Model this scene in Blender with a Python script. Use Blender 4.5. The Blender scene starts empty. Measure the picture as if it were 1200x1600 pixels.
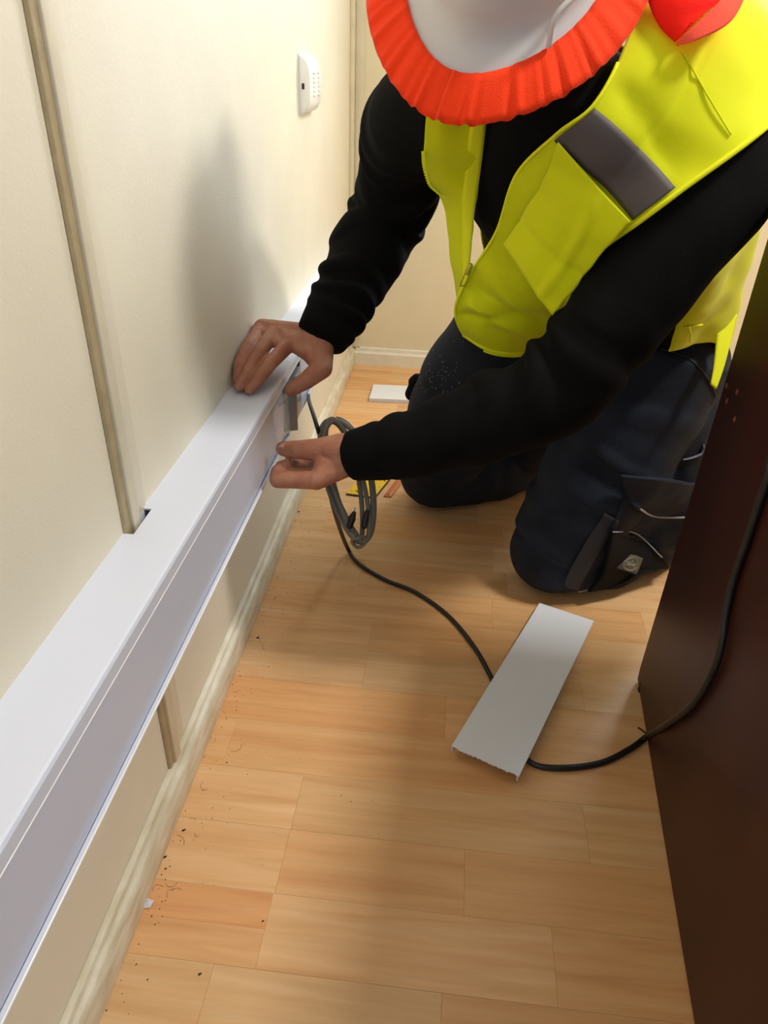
import bpy, bmesh, math, random
import numpy as np
from mathutils import Vector, Matrix
from mathutils.bvhtree import BVHTree

# ------------------------------------------------------------------ camera
sc = bpy.context.scene
COL = sc.collection
F_PX = 1138.5
PITCH, YAW, ROLL = .5593, .0840, -.0372
CAM_H = .9
def cam_basis():
    cy, sy = math.cos(YAW), math.sin(YAW)
    fwd = Vector((-sy*math.cos(PITCH), cy*math.cos(PITCH), -math.sin(PITCH)))
    right = Vector((cy, sy, 0)); down = fwd.cross(right)
    c, s = math.cos(ROLL), math.sin(ROLL)
    return c*right + s*down, -s*right + c*down, fwd
RX, RD, RF = cam_basis()
CP = Vector((0, 0, CAM_H))
cd = bpy.data.cameras.new('camera'); cam = bpy.data.objects.new('camera', cd); COL.objects.link(cam)
cd.sensor_fit = 'VERTICAL'; cd.sensor_height = 36; cd.lens = F_PX/1600*36
cd.clip_start = .02; cd.clip_end = 60
m = Matrix((RX, -RD, -RF)).transposed().to_4x4(); m.translation = CP
cam.matrix_world = m
sc.camera = cam

# ------------------------------------------------------------------ world, lights, exposure
sc.view_settings.view_transform = 'Standard'; sc.view_settings.look = 'None'
sc.view_settings.gamma = 1; sc.view_settings.use_curve_mapping = False
sc.view_settings.exposure = 0.2
w = bpy.data.worlds.new('world'); sc.world = w; w.use_nodes = True
w.node_tree.nodes['Background'].inputs[0].default_value = (.74, .84, 1.0, 1)
w.node_tree.nodes['Background'].inputs[1].default_value = .74
def area(name, loc, target, sx, sy, power, col):
    l = bpy.data.lights.new(name, 'AREA'); l.shape = 'RECTANGLE'; l.size = sx; l.size_y = sy
    l.energy = power; l.color = col
    o = bpy.data.objects.new(name, l); COL.objects.link(o); o.location = loc
    o.rotation_euler = (Vector(target)-Vector(loc)).to_track_quat('-Z', 'Y').to_euler()
    return o
FY0 = 2.385                               # far wall with the window
area('ceiling_lamp_light', (1.16, .78, 2.31), (1.16, .78, 0), .26, .34, 31, (1, .97, .925))
area('window_daylight', (.82, FY0+.24, 1.56), (.80, 0, .7), 1.25, 1.2, 62, (.82, .91, 1.0))

# ------------------------------------------------------------------ helpers
rng = random.Random(7)
def at(px, py, t):                       # a measured point: picture position and distance -> place in the room
    return CP + (RX*(px-600) + RD*(py-800))*(t/F_PX) + RF*t
def on(px, py, ax, val):                 # where the sight line meets a plane of the room
    d = (RX*(px-600) + RD*(py-800))/F_PX + RF
    return CP + d*((val-CP[ax])/d[ax])
def V(*a): return Vector(a)

def mesh(name, vs, fs, mat=None, parent=None, smooth=False):
    me = bpy.data.meshes.new(name); me.from_pydata([tuple(v) for v in vs], [], fs); me.update()
    bm = bmesh.new(); bm.from_mesh(me); bmesh.ops.recalc_face_normals(bm, faces=bm.faces); bm.to_mesh(me); bm.free()
    return link(name, me, mat, parent, smooth)
def link(name, me, mat=None, parent=None, smooth=False):
    o = bpy.data.objects.new(name, me); COL.objects.link(o)
    if mat: me.materials.append(mat)
    if smooth:
        for p in me.polygons: p.use_smooth = True
    if parent: setparent(o, parent)
    return o
def setparent(o, p):
    o.parent = p
    o.matrix_parent_inverse = Matrix.Translation(-Vector(p.location)) if p.type == 'EMPTY' else Matrix()
def empty(name, loc):
    o = bpy.data.objects.new(name, None); COL.objects.link(o); o.location = loc; o.empty_display_size = .05
    return o
def tag(o, label=None, cat=None, group=None, kind=None):
    if label: o['label'] = label
    if cat: o['category'] = cat
    if group: o['group'] = group
    if kind: o['kind'] = kind
    return o
def bev(o, w=.001, seg=2, ang=35):
    b = o.modifiers.new('b', 'BEVEL'); b.width = w; b.segments = seg; b.limit_method = 'ANGLE'; b.angle_limit = math.radians(ang)
    for p in o.data.polygons: p.use_smooth = True
    return o
BOXF = [(0,1,3,2),(4,6,7,5),(0,4,5,1),(2,3,7,6),(0,2,6,4),(1,5,7,3)]
def boxv(x0,x1,y0,y1,z0,z1):
    return [(x,y,z) for x in (x0,x1) for y in (y0,y1) for z in (z0,z1)]
def box(name, x0,x1,y0,y1,z0,z1, mat, parent=None, b=0):
    o = mesh(name, boxv(x0,x1,y0,y1,z0,z1), BOXF, mat, parent)
    if b: bev(o, b)
    return o
def extrude_y(prof, y0, y1):             # prof: closed (x,z) polygon
    n = len(prof)
    vs = [(x,y0,z) for x,z in prof] + [(x,y1,z) for x,z in prof]
    fs = [(i,(i+1)%n,(i+1)%n+n,i+n) for i in range(n)] + [tuple(range(n-1,-1,-1)), tuple(range(n,2*n))]
    return vs, fs
def merge(parts):
    vs, fs = [], []
    for v, f in parts:
        k = len(vs); vs += list(v); fs += [tuple(i+k for i in q) for q in f]
    return vs, fs
def crom(pts, n):                        # Catmull-Rom resampled to n points (any dimension)
    P = np.array([list(p) for p in pts], float)
    if len(P) == 2: 
        return np.array([P[0]+(P[1]-P[0])*i/(n-1) for i in range(n)])
    P = np.vstack([2*P[0]-P[1], P, 2*P[-1]-P[-2]])
    m_ = len(P)-3; out = []
    for i in range(n):
        u = i/(n-1)*m_; k = min(int(u), m_-1); t = u-k
        a,b,c,d = P[k:k+4]
        out.append(.5*((2*b)+(c-a)*t+(2*a-5*b+4*c-d)*t*t+(3*b-a-3*c+d)*t**3))
    return np.array(out)
def tube(pts, rad, n=40, sides=12, disp=None, resample=True, flat=None):
    """closed tube along a smooth path; rad: number or list of control radii; disp(s,th)->extra radius"""
    C = crom(pts, n) if resample else np.array([list(p) for p in pts], float)
    n = len(C)
    if np.isscalar(rad): rr = np.full(n, rad)
    else: rr = crom([(r,) for r in rad], n)[:,0]
    T = np.gradient(C, axis=0); T /= np.linalg.norm(T, axis=1)[:,None]+1e-12
    up = np.array([0,0,1.]) if abs(T[0][2]) < .9 else np.array([1.,0,0])
    N = np.cross(T[0], up); N /= np.linalg.norm(N)
    vs = []
    for i in range(n):
        N = N-T[i]*(N@T[i]); N /= np.linalg.norm(N); B = np.cross(T[i], N)
        for k in range(sides):
            th = 2*math.pi*k/sides
            r = rr[i] + (disp(i/(n-1), th) if disp else 0)
            vs.append(C[i] + r*(math.cos(th)*N + math.sin(th)*B))
    fs = [(i*sides+k, i*sides+(k+1)%sides, (i+1)*sides+(k+1)%sides, (i+1)*sides+k) for i in range(n-1) for k in range(sides)]
    # rounded caps
    for end, sgn in ((0,-1),(n-1,1)):
        a = len(vs); vs.append(C[end] + sgn*T[end]*rr[end]*.55)
        for k in range(sides):
            q = (end*sides+k, end*sides+(k+1)%sides, a)
            fs.append(q if sgn > 0 else q[::-1])
    return [tuple(v) for v in vs], fs
def cone(p0, r0, p1, r1, seg=14, rings=5):   # round-ended tapered capsule
    p0 = np.array(list(p0), float); p1 = np.array(list(p1), float); T = p1-p0; L = np.linalg.norm(T)+1e-9; T /= L
    N = np.cross(T, [0,0,1] if abs(T[2]) < .9 else [1,0,0]); N /= np.linalg.norm(N); B = np.cross(T, N)
    cs = []
    for i in range(rings+1):
        a = -math.pi/2 + math.pi/2*i/rings
        cs.append((p0+T*r0*math.sin(a), max(r0*math.cos(a), r0*.03)))
    for i in range(rings+1):
        a = math.pi/2*i/rings
        cs.append((p1+T*r1*math.sin(a), max(r1*math.cos(a), r1*.03)))
    vs = [c+r*(math.cos(2*math.pi*k/seg)*N+math.sin(2*math.pi*k/seg)*B) for c, r in cs for k in range(seg)]
    n = len(cs)
    fs = [(i*seg+k, i*seg+(k+1)%seg, (i+1)*seg+(k+1)%seg, (i+1)*seg+k) for i in range(n-1) for k in range(seg)]
    fs += [tuple(range(seg-1,-1,-1)), tuple((n-1)*seg+k for k in range(seg))]
    return [tuple(v) for v in vs], fs
def chain(pts, rads, seg=14):
    return merge([cone(pts[i], rads[i], pts[i+1], rads[i+1], seg) for i in range(len(pts)-1)])
def remesh(name, parts, voxel, smooth_it=4, mat=None, parent=None, post=None, fac=.5):
    vs, fs = merge(parts)
    me = bpy.data.meshes.new(name); me.from_pydata(vs, [], fs); me.update()
    bm = bmesh.new(); bm.from_mesh(me); bmesh.ops.recalc_face_normals(bm, faces=bm.faces); bm.to_mesh(me); bm.free()
    o = bpy.data.objects.new(name, me); COL.objects.link(o)
    r = o.modifiers.new('r', 'REMESH'); r.mode = 'VOXEL'; r.voxel_size = voxel
    s = o.modifiers.new('s', 'SMOOTH'); s.factor = fac; s.iterations = smooth_it
    dg = bpy.context.evaluated_depsgraph_get(); dg.update()
    nm = bpy.data.meshes.new_from_object(o.evaluated_get(dg)); nm.name = name
    bpy.data.objects.remove(o)
    if post: post(nm)
    nm.materials.clear()
    return link(name, nm, mat, parent, True)
def bvh_of(o):
    me = o.data
    return BVHTree.FromPolygons([v.co[:] for v in me.vertices], [p.vertices[:] for p in me.polygons])
def hashn(x, y, z):                      # cheap smooth noise
    return (math.sin(x*1.7+y*2.3+1.3)+math.sin(y*1.9-z*2.7+.7)+math.sin(z*2.1+x*1.3+2.9)+math.sin((x+y+z)*1.1))*.25
def patch(rows, nu, nv):                 # smooth surface through a control grid -> (nu x nv) points
    G = [crom(r, nv) for r in rows]
    out = np.zeros((nu, nv, 3))
    for j in range(nv): out[:, j] = crom([g[j] for g in G], nu)
    return out
def sheet(name, G, thick, mat, parent=None, clear=None, bvh=None, wr=0., fold=None, label=None):
    """a cloth sheet from a point grid: pushed clear of what lies under it, wrinkled, with real thickness"""
    nu, nv = G.shape[:2]
    if fold:
        H = G.copy()
        for i in range(nu):
            for j in range(nv):
                nrm = np.cross(G[min(i+1,nu-1), j]-G[max(i-1,0), j], G[i, min(j+1,nv-1)]-G[i, max(j-1,0)]); L = np.linalg.norm(nrm)
                if L > 1e-9: H[i, j] = G[i, j]+nrm/L*fold(i/(nu-1), j/(nv-1))
        G = H
    if wr:
        for i in range(nu):
            for j in range(nv):
                p = G[i, j]; k = hashn(p[0]*26, p[1]*26, p[2]*26)+.5*hashn(p[0]*61+3, p[1]*61, p[2]*61)
                nrm = np.cross(G[min(i+1,nu-1), j]-G[max(i-1,0), j], G[i, min(j+1,nv-1)]-G[i, max(j-1,0)])
                L = np.linalg.norm(nrm)
                if L > 1e-9: G[i, j] = p+nrm/L*k*wr
    if bvh:
        for i in range(nu):
            for j in range(nv):
                p = Vector(G[i, j]); loc, nr, _, dist = bvh.find_nearest(p)
                if loc is None: continue
                inside = (p-loc).dot(nr) < 0
                if inside and dist < .12: G[i, j] = loc+nr*clear
                elif dist < clear: G[i, j] = loc+nr*clear
        for _ in range(2):
            H = G.copy()
            H[1:-1, 1:-1] = G[1:-1, 1:-1]*.5+.125*(G[:-2, 1:-1]+G[2:, 1:-1]+G[1:-1, :-2]+G[1:-1, 2:])
            G = H
    vs = G.reshape(-1, 3)
    fs = [(i*nv+j, i*nv+j+1, (i+1)*nv+j+1, (i+1)*nv+j) for i in range(nu-1) for j in range(nv-1)]
    o = mesh(name, vs, fs, mat, parent, True)
    s = o.modifiers.new('t', 'SOLIDIFY'); s.thickness = thick; s.offset = 0
    if label: o['label'] = label
    return o

# ------------------------------------------------------------------ materials
def mat(name, col, rough=.6, metal=0, bump=0, bscale=60, var=0, vscale=8, spec=.5, coat=0, sheen=0, trans=0, alpha=1, col2=None, detail=4, stretch=(1,1,1)):
    m = bpy.data.materials.new(name); m.use_nodes = True; nt = m.node_tree; b = nt.nodes['Principled BSDF']
    b.inputs['Base Color'].default_value = (*col, 1); b.inputs['Roughness'].default_value = rough
    b.inputs['Metallic'].default_value = metal; b.inputs['Specular IOR Level'].default_value = spec
    b.inputs['Coat Weight'].default_value = coat; b.inputs['Sheen Weight'].default_value = sheen
    b.inputs['Transmission Weight'].default_value = trans; b.inputs['Alpha'].default_value = alpha
    if bump or var:
        tc = nt.nodes.new('ShaderNodeTexCoord'); mp = nt.nodes.new('ShaderNodeMapping'); mp.inputs['Scale'].default_value = stretch
        nt.links.new(tc.outputs['Object'], mp.inputs[0])
    if bump:
        n = nt.nodes.new('ShaderNodeTexNoise'); n.inputs['Scale'].default_value = bscale; n.inputs['Detail'].default_value = detail
        nt.links.new(mp.outputs[0], n.inputs['Vector'])
        bp = nt.nodes.new('ShaderNodeBump'); bp.inputs['Strength'].default_value = bump; bp.inputs['Distance'].default_value = .002
        nt.links.new(n.outputs['Fac'], bp.inputs['Height']); nt.links.new(bp.outputs[0], b.inputs['Normal'])
    if var:
        n = nt.nodes.new('ShaderNodeTexNoise'); n.inputs['Scale'].default_value = vscale; n.inputs['Detail'].default_value = 5
        nt.links.new(mp.outputs[0], n.inputs['Vector'])
        r = nt.nodes.new('ShaderNodeMix'); r.data_type = 'RGBA'
        c2 = col2 or tuple(c*(1-var) for c in col)
        r.inputs['A'].default_value = (*col, 1); r.inputs['B'].default_value = (*c2, 1)
        mr = nt.nodes.new('ShaderNodeMapRange'); mr.inputs['From Min'].default_value = .35; mr.inputs['From Max'].default_value = .7
        nt.links.new(n.outputs['Fac'], mr.inputs['Value']); nt.links.new(mr.outputs[0], r.inputs['Factor'])
        nt.links.new(r.outputs['Result'], b.inputs['Base Color'])
    return m
def lin(r, g, b): 
    f = lambda c: ((c/255+.055)/1.055)**2.4 if c > 10 else c/255/12.92
    return (f(r), f(g), f(b))
M = {}
M['wall'] = mat('cream_wall_vinyl', lin(236,228,206), .62, bump=.22, bscale=420, var=.07, vscale=5)
M['wallfar'] = mat('cream_far_wall', lin(234,222,190), .6, bump=.25, bscale=220, var=.08, vscale=4)
M['batten'] = mat('cream_painted_batten', lin(228,218,192), .5, bump=.2, bscale=90, var=.1, vscale=20)
M['seal'] = mat('yellowed_sealant', lin(190,172,134), .5, bump=.4, bscale=120, var=.2, vscale=40)
M['base'] = mat('worn_white_baseboard', lin(232,226,205), .5, bump=.3, bscale=150, var=.30, vscale=60, col2=lin(204,191,160), stretch=(1,.3,1))
M['basefar'] = mat('white_far_baseboard', lin(232,226,208), .5, bump=.2, bscale=150, var=.08, vscale=30)
M['plastic'] = mat('white_pvc', lin(222,227,242), .32, bump=.05, bscale=300)
M['pvc2'] = mat('white_pvc_cover', lin(212,217,234), .30, bump=.04, bscale=300)
M['offcut'] = mat('white_pvc_offcut', lin(238,241,248), .24)
M['grey'] = mat('grey_plastic', lin(120,122,124), .35)
M['steel'] = mat('brushed_steel', lin(158,160,160), .35, metal=.3, bump=.1, bscale=200)
M['film'] = mat('clear_glossy_film', (.8,.8,.8), .05, alpha=.22, spec=.9)
M['switch'] = mat('white_glossy_plastic', lin(246,246,244), .25)
M['glass'] = mat('window_glass', (.9,.95,1), .02, alpha=.08)
M['print'] = mat('grey_print', lin(196,196,196), .5)
M['dark'] = mat('black_plastic', lin(22,22,23), .4)
M['cable'] = mat('black_cable_sheath', lin(26,25,24), .42)
M['cablegrey'] = mat('grey_cable_sheath', lin(112,108,98), .45)
M['desk'] = None
M['skin'] = mat('skin', lin(182,128,100), .5, bump=.3, bscale=220, var=.18, vscale=45, col2=lin(166,101,80), spec=.35)
M['nail'] = mat('nail', lin(214,164,140), .3)
M['black'] = mat('black_knit_sweatshirt', lin(16,15,15), .95, bump=.4, bscale=700, sheen=.0, var=.25, vscale=20, col2=lin(11,11,11), spec=.12)
M['trouser'] = mat('dark_navy_work_cloth', lin(37,43,56), .85, bump=.4, bscale=500, var=.3, vscale=14, col2=lin(25,29,39), spec=.25)
M['trblack'] = mat('black_cordura', lin(15,16,19), .8, bump=.5, bscale=600, spec=.15)
M['trgrey'] = mat('charcoal_panel', lin(44,46,52), .75, bump=.3, bscale=500)
M['pipe'] = mat('pale_grey_piping', lin(150,152,158), .6)
M['patch'] = mat('olive_grey_label', lin(78,75,64), .7)
M['patchprint'] = mat('pale_label_print', lin(150,146,126), .7)
M['vest'] = mat('fluorescent_yellow_cloth', lin(216,220,0), .75, bump=.10, bscale=900, sheen=.1, spec=.25)
M['vestlight'] = mat('fluorescent_yellow_binding', lin(236,238,30), .7, bump=.2, bscale=500, spec=.25)
M['reflect'] = mat('grey_reflective_band', lin(76,66,65), .6, bump=.15, bscale=600)
M['orange'] = mat('fluorescent_orange_cloth', lin(255,62,10), .75, bump=.3, bscale=500, sheen=.1, spec=.2)
M['red'] = mat('fluorescent_red_cloth', lin(255,30,16), .75, bump=.2, bscale=400, spec=.2)
M['coral'] = mat('coral_border_cloth', lin(255,92,70), .75, bump=.2, bscale=400, spec=.2)
M['hat'] = mat('white_hard_hat_shell', lin(206,200,198), .40)
M['boot'] = mat('grey_suede_boot', lin(118,116,128), .8, bump=.3, bscale=300)
M['sole'] = mat('black_rubber_sole', lin(24,24,24), .8)
M['yellow'] = mat('yellow_plastic_rule', lin(236,190,30), .45)
M['copper'] = mat('orange_brown_metal', lin(190,112,66), .45, metal=.3, bump=.2, bscale=80)
M['dust'] = mat('plaster_dust', lin(206,196,172), .9)
M['grit'] = mat('dark_grit', lin(50,40,30), .9)
M['scrap'] = mat('white_scrap', lin(215,215,218), .6)
M['ceil'] = mat('off_white_ceiling', lin(232,230,220), .8)
def emat():
    m = bpy.data.materials.new('lamp_diffuser'); m.use_nodes = True; b = m.node_tree.nodes['Principled BSDF']
    b.inputs['Emission Color'].default_value = (1,.95,.85,1); b.inputs['Emission Strength'].default_value = 6; return m
M['diff'] = emat()
def wood_floor():
    m = bpy.data.materials.new('beech_laminate'); m.use_nodes = True; nt = m.node_tree; b = nt.nodes['Principled BSDF']
    oi = nt.nodes.new('ShaderNodeObjectInfo'); tc = nt.nodes.new('ShaderNodeTexCoord')
    geo = nt.nodes.new('ShaderNodeNewGeometry')
    add = nt.nodes.new('ShaderNodeVectorMath'); add.operation = 'ADD'
    sc_ = nt.nodes.new('ShaderNodeVectorMath'); sc_.operation = 'SCALE'; sc_.inputs['Scale'].default_value = 17
    cmb = nt.nodes.new('ShaderNodeCombineXYZ')
    for i in range(3): nt.links.new(oi.outputs['Random'], cmb.inputs[i])
    nt.links.new(cmb.outputs[0], sc_.inputs[0])
    nt.links.new(geo.outputs['Position'], add.inputs[0]); nt.links.new(sc_.outputs[0], add.inputs[1])
    mp = nt.nodes.new('ShaderNodeMapping'); mp.inputs['Scale'].default_value = (2.2, 26, 5)
    nt.links.new(add.outputs[0], mp.inputs[0])
    n1 = nt.nodes.new('ShaderNodeTexNoise'); n1.inputs['Scale'].default_value = 1.6; n1.inputs['Detail'].default_value = 7; n1.inputs['Distortion'].default_value = .7
    nt.links.new(mp.outputs[0], n1.inputs['Vector'])
    mp2 = nt.nodes.new('ShaderNodeMapping'); mp2.inputs['Scale'].default_value = (9, 150, 20)
    nt.links.new(add.outputs[0], mp2.inputs[0])
    n2 = nt.nodes.new('ShaderNodeTexNoise'); n2.inputs['Scale'].default_value = 1.3; n2.inputs['Detail'].default_value = 5
    nt.links.new(mp2.outputs[0], n2.inputs['Vector'])
    r1 = nt.nodes.new('ShaderNodeValToRGB'); e = r1.color_ramp.elements
    e[0].position = .28; e[0].color = (*lin(234,194,144), 1); e[1].position = .74; e[1].color = (*lin(216,164,112), 1)
    k = r1.color_ramp.elements.new(.52); k.color = (*lin(227,182,130), 1)
    nt.links.new(n1.outputs['Fac'], r1.inputs[0])
    mul = nt.nodes.new('ShaderNodeMix'); mul.data_type = 'RGBA'; mul.blend_type = 'MULTIPLY'; mul.inputs['Factor'].default_value = 1
    nt.links.new(r1.outputs[0], mul.inputs['A']); nt.links.new(oi.outputs['Color'], mul.inputs['B'])
    fine = nt.nodes.new('ShaderNodeMapRange'); fine.inputs['From Min'].default_value = .3; fine.inputs['From Max'].default_value = .75
    fine.inputs['To Min'].default_value = 1.02; fine.inputs['To Max'].default_value = .93
    nt.links.new(n2.outputs['Fac'], fine.inputs['Value'])
    mul2 = nt.nodes.new('ShaderNodeVectorMath'); mul2.operation = 'SCALE'
    nt.links.new(mul.outputs['Result'], mul2.inputs[0]); nt.links.new(fine.outputs[0], mul2.inputs['Scale'])
    nt.links.new(mul2.outputs[0], b.inputs['Base Color'])
    b.inputs['Roughness'].default_value = .36; b.inputs['Specular IOR Level'].default_value = .4
    bp = nt.nodes.new('ShaderNodeBump'); bp.inputs['Strength'].default_value = .08; bp.inputs['Distance'].default_value = .001
    nt.links.new(n2.outputs['Fac'], bp.inputs['Height']); nt.links.new(bp.outputs[0], b.inputs['Normal'])
    return m
M['floor'] = wood_floor()
M['subfloor'] = mat('laminate_beyond', lin(216,168,116), .4, var=.2, vscale=6, col2=lin(196,142,92), stretch=(1,8,1))
M['joint'] = mat('dark_joint', lin(130,90,54), .8)
def desk_mat():
    m = mat('dark_mahogany_laminate', lin(66,25,18), .46, bump=.06, bscale=40, var=.5, vscale=3, col2=lin(46,17,13), stretch=(3,3,.5), spec=.32)
    return m
M['desk'] = desk_mat()
M['hole'] = mat('pale_screw_cap', lin(120,62,52), .5)

# ------------------------------------------------------------------ the room
WX = -.337; FY = 2.385; TT = .45; TF = -.267; TB = .328
st = lambda o: tag(o, kind='structure')
wl = st(box('wall_left', WX-.1, WX, -1.2, FY+.1, 0, 2.4, M['wall']))
WX0, WX1, WZ0, WZ1 = .20, 1.40, 1.02, 2.10
wf = st(mesh('wall_far', *merge([(boxv(WX-.1, WX0, FY, FY+.1, 0, 2.4), BOXF), (boxv(WX1, 3.0, FY, FY+.1, 0, 2.4), BOXF),
     (boxv(WX0, WX1, FY, FY+.1, 0, WZ0), BOXF), (boxv(WX0, WX1, FY, FY+.1, WZ1, 2.4), BOXF)]), M['wallfar']))
wn = st(mesh('window_1', *merge([(boxv(x0,x1,FY+.01,FY+.06,z0,z1), BOXF) for x0,x1,z0,z1 in
     ((WX0,WX0+.045,WZ0,WZ1),(WX1-.045,WX1,WZ0,WZ1),(WX0+.045,WX1-.045,WZ0,WZ0+.045),(WX0+.045,WX1-.045,WZ1-.045,WZ1),(.78,.82,WZ0+.045,WZ1-.045))]), M['switch']))
for x0, x1 in ((WX0+.045,.78),(.82,WX1-.045)):
    box('pane', x0, x1, FY+.033, FY+.037, WZ0+.045, WZ1-.045, M['glass'], wn)
bev(box('window_sill', WX0-.04, WX1+.04, FY-.05, FY+.01, WZ0-.03, WZ0, M['switch'], wn), .004)
wr_ = st(box('wall_right', 3.0, 3.1, -1.2, FY+.1, 0, 2.4, M['wallfar']))
st(box('ceiling', WX-.1, 3.1, -1.2, FY+.1, 2.4, 2.5, M['ceil']))
fl = st(box('floor', WX-.1, 3.1, -1.2, FY+.1, -.06, -.0035, M['subfloor']))
# floor strips
ROW0, PITCHY = .419, .0908
known = {0: [-.165, .182], 1: [-.163, .075], 2: [-.162, .242], 3: [-.286, .36], 4: [.042, .40], 5: [-.10, .27]}
tones = {(0,0):(1.02,.94,.88),(0,1):(1.04,1.0,.98),(0,2):(.99,.90,.82),(1,0):(1.06,1.02,1.0),(1,1):(1.0,.90,.82),(1,2):(.96,.85,.74),
         (2,0):(1.08,1.05,1.03),(2,1):(1.0,.97,.93),(2,2):(.99,.97,.92),(3,0):(1.0,.90,.8),(3,1):(1.0,.9,.8),(4,0):(.98,.82,.68),(4,1):(1.02,.96,.9)}
XL, XR = WX+.004, 1.35
ridx = 0
strips = []
for k in range(-5, 22):
    y0 = ROW0+PITCHY*k; y1 = min(y0+PITCHY, FY-.002)
    if y0 > FY-.01: continue
    if k in known:
        js = list(known[k]); x = js[-1]
    else:
        x = XL+rng.uniform(.05, .3); js = [x]
    while x < XR-.12:
        x += rng.uniform(.24, .42); js.append(min(x, XR))
    js = [XL]+[j for j in js if j < XR-.02]+[XR]
    for i in range(len(js)-1):
        a, b = js[i]+.00012, js[i+1]-.00012
        z = rng.uniform(-.0002, .0)
        o = mesh('floor_strip', boxv(a, b, y0+.00015, y1-.00015, -.0034, z), BOXF, M['floor'], fl)
        t = tones.get((k, i))
        if t is None:
            g = rng.uniform(.93, 1.06); wv = rng.choice([0,0,.3,.6,1]); t = (g, g*(1-.10*wv), g*(1-.2*wv))
        o.color = (*t, 1)
# the reddish half strip by the wall
o = mesh('floor_strip', boxv(XL, -.1655, .4645, .5085, -.0002, .00025), BOXF, M['floor'], fl); o.color = (1.0,.80,.68,1)

# baseboards
bp_ = [(WX,0),(WX+.019,0),(WX+.019,.046),(WX+.016,.052),(WX+.010,.054),(WX+.008,.060),(WX,.062)]
o = mesh('baseboard_left', *extrude_y(bp_, -1.2, FY), M['base']); st(bev(o, .0015))
o = mesh('baseboard_far', [(x, FY-(d), z) for x in (WX+.019, 3.0) for d, z in ((0,0),(.016,0),(.016,.040),(.010,.046),(.008,.056),(0,.058))],
         [(0,1,7,6),(1,2,8,7),(2,3,9,8),(3,4,10,9),(4,5,11,10),(5,0,6,11),(0,5,4,3,2,1),(6,7,8,9,10,11)], M['basefar']); st(o)
# corner mouldings, left wall / far wall
st(bev(box('trim_1', WX, WX+.010, FY-.050, FY, .058, 2.4, M['batten']), .002))
st(bev(box('trim_2', WX+.010, WX+.034, FY-.010, FY, .058, 2.4, M['batten']), .002))
# wall batten over the panel joint
st(bev(box('trim_3', WX, WX+.0085, .641, .658, .062, 2.4, M['batten']), .0012))
st(bev(box('trim_4', WX, WX+.0018, .658, .690, .062, 2.4, M['wall']), .0006))
st(bev(box('trim_5', WX, WX+.0050, .629, .641, .062, 2.4, M['seal']), .001))
# small nails/blemishes on the corner moulding
for z in (.62, .74, .86):
    c = mesh('nail_head', *cone((WX+.0095, FY-.025, z), .0025, (WX+.0115, FY-.025, z), .002, 10, 3), M['seal'], bpy.data.objects['trim_1'])
# ceiling lamps: the light comes from here
def ceiling_lamp(x, y, sx, sy, label):
    r = empty('ceiling_lamp', (x, y, 2.4)); tag(r, label, 'lamp')
    bev(box('lamp_body', x-sx/2-.03, x+sx/2+.03, y-sy/2-.03, y+sy/2+.03, 2.33, 2.4, M['switch'], r), .006)
    box('lamp_diffuser', x-sx/2, x+sx/2, y-sy/2, y+sy/2, 2.322, 2.331, M['diff'], r)
ceiling_lamp(1.16, .78, .30, .38, 'white square ceiling lamp above the dark desk')

# ------------------------------------------------------------------ dado trunking
tr = empty('cable_trunking', (WX, .9, TB)); tag(tr, 'long white plastic cable trunking running along the left wall', 'trunking')
def channel(y0, y1, back):               # U-shaped channel: back plate, top, bottom, front returns
    k = .0022
    top = [(back,TT),(TF-.004,TT),(TF-.0015,TT-.001),(TF,TT-.004),(TF,TT-.019),(TF-.003,TT-.019),(TF-.003,TT-k-.002),(TF-.006,TT-k),(back,TT-k)]
    bot = [(WX,TB),(TF-.001,TB),(TF,TB+.001),(TF,TB+.006),(TF-.003,TB+.006),(TF-.003,TB+k),(WX,TB+k)]
    bk = [(WX,TB+k),(WX+k,TB+k),(WX+k,TT-k),(WX,TT-k)]
    return [extrude_y(top, y0, y1), extrude_y(bot, y0, y1), extrude_y(bk, y0, y1)]
NB0, NB1 = .629, .682
o = mesh('channel', *merge(channel(-1.2, NB0, WX)+channel(NB0, NB1, WX+.0115)+channel(NB1, 1.62, WX)), M['plastic'], tr)
o = mesh('channel', *merge(channel(1.6215, FY-.012, WX)), M['plastic'], tr)
def cover(y0, y1):
    k = .002; x = TF-.0045
    pr = [(x, TT-.0205),(x, TB+.0075),(x-.010, TB+.0075),(x-.010, TB+.0095),(x-k, TB+.0095),(x-k, TT-.0225),(x-.010, TT-.0225),(x-.010, TT-.0205)]
    return extrude_y(pr, y0, y1)
GAP0, GAP1 = 1.115, 1.262
mesh('cover', *cover(-1.2, GAP0), M['pvc2'], tr)
mesh('cover', *cover(GAP1, FY-.012), M['pvc2'], tr)
mesh('highlight_bead', *tube([(TF-.0006, -1.2, TT-.0185), (TF-.0006, FY-.012, TT-.0185)], .0012, 2, 8), M['switch'], tr, True)  # bezel edge highlight put in as a thin line of whiter plastic
# bottom lip highlight, also put in as a line of whiter plastic
mesh('highlight_bead', *tube([(TF, -1.2, TB+.0035), (TF, FY-.012, TB+.0035)], .0016, 2, 8), M['switch'], tr, True)
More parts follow.
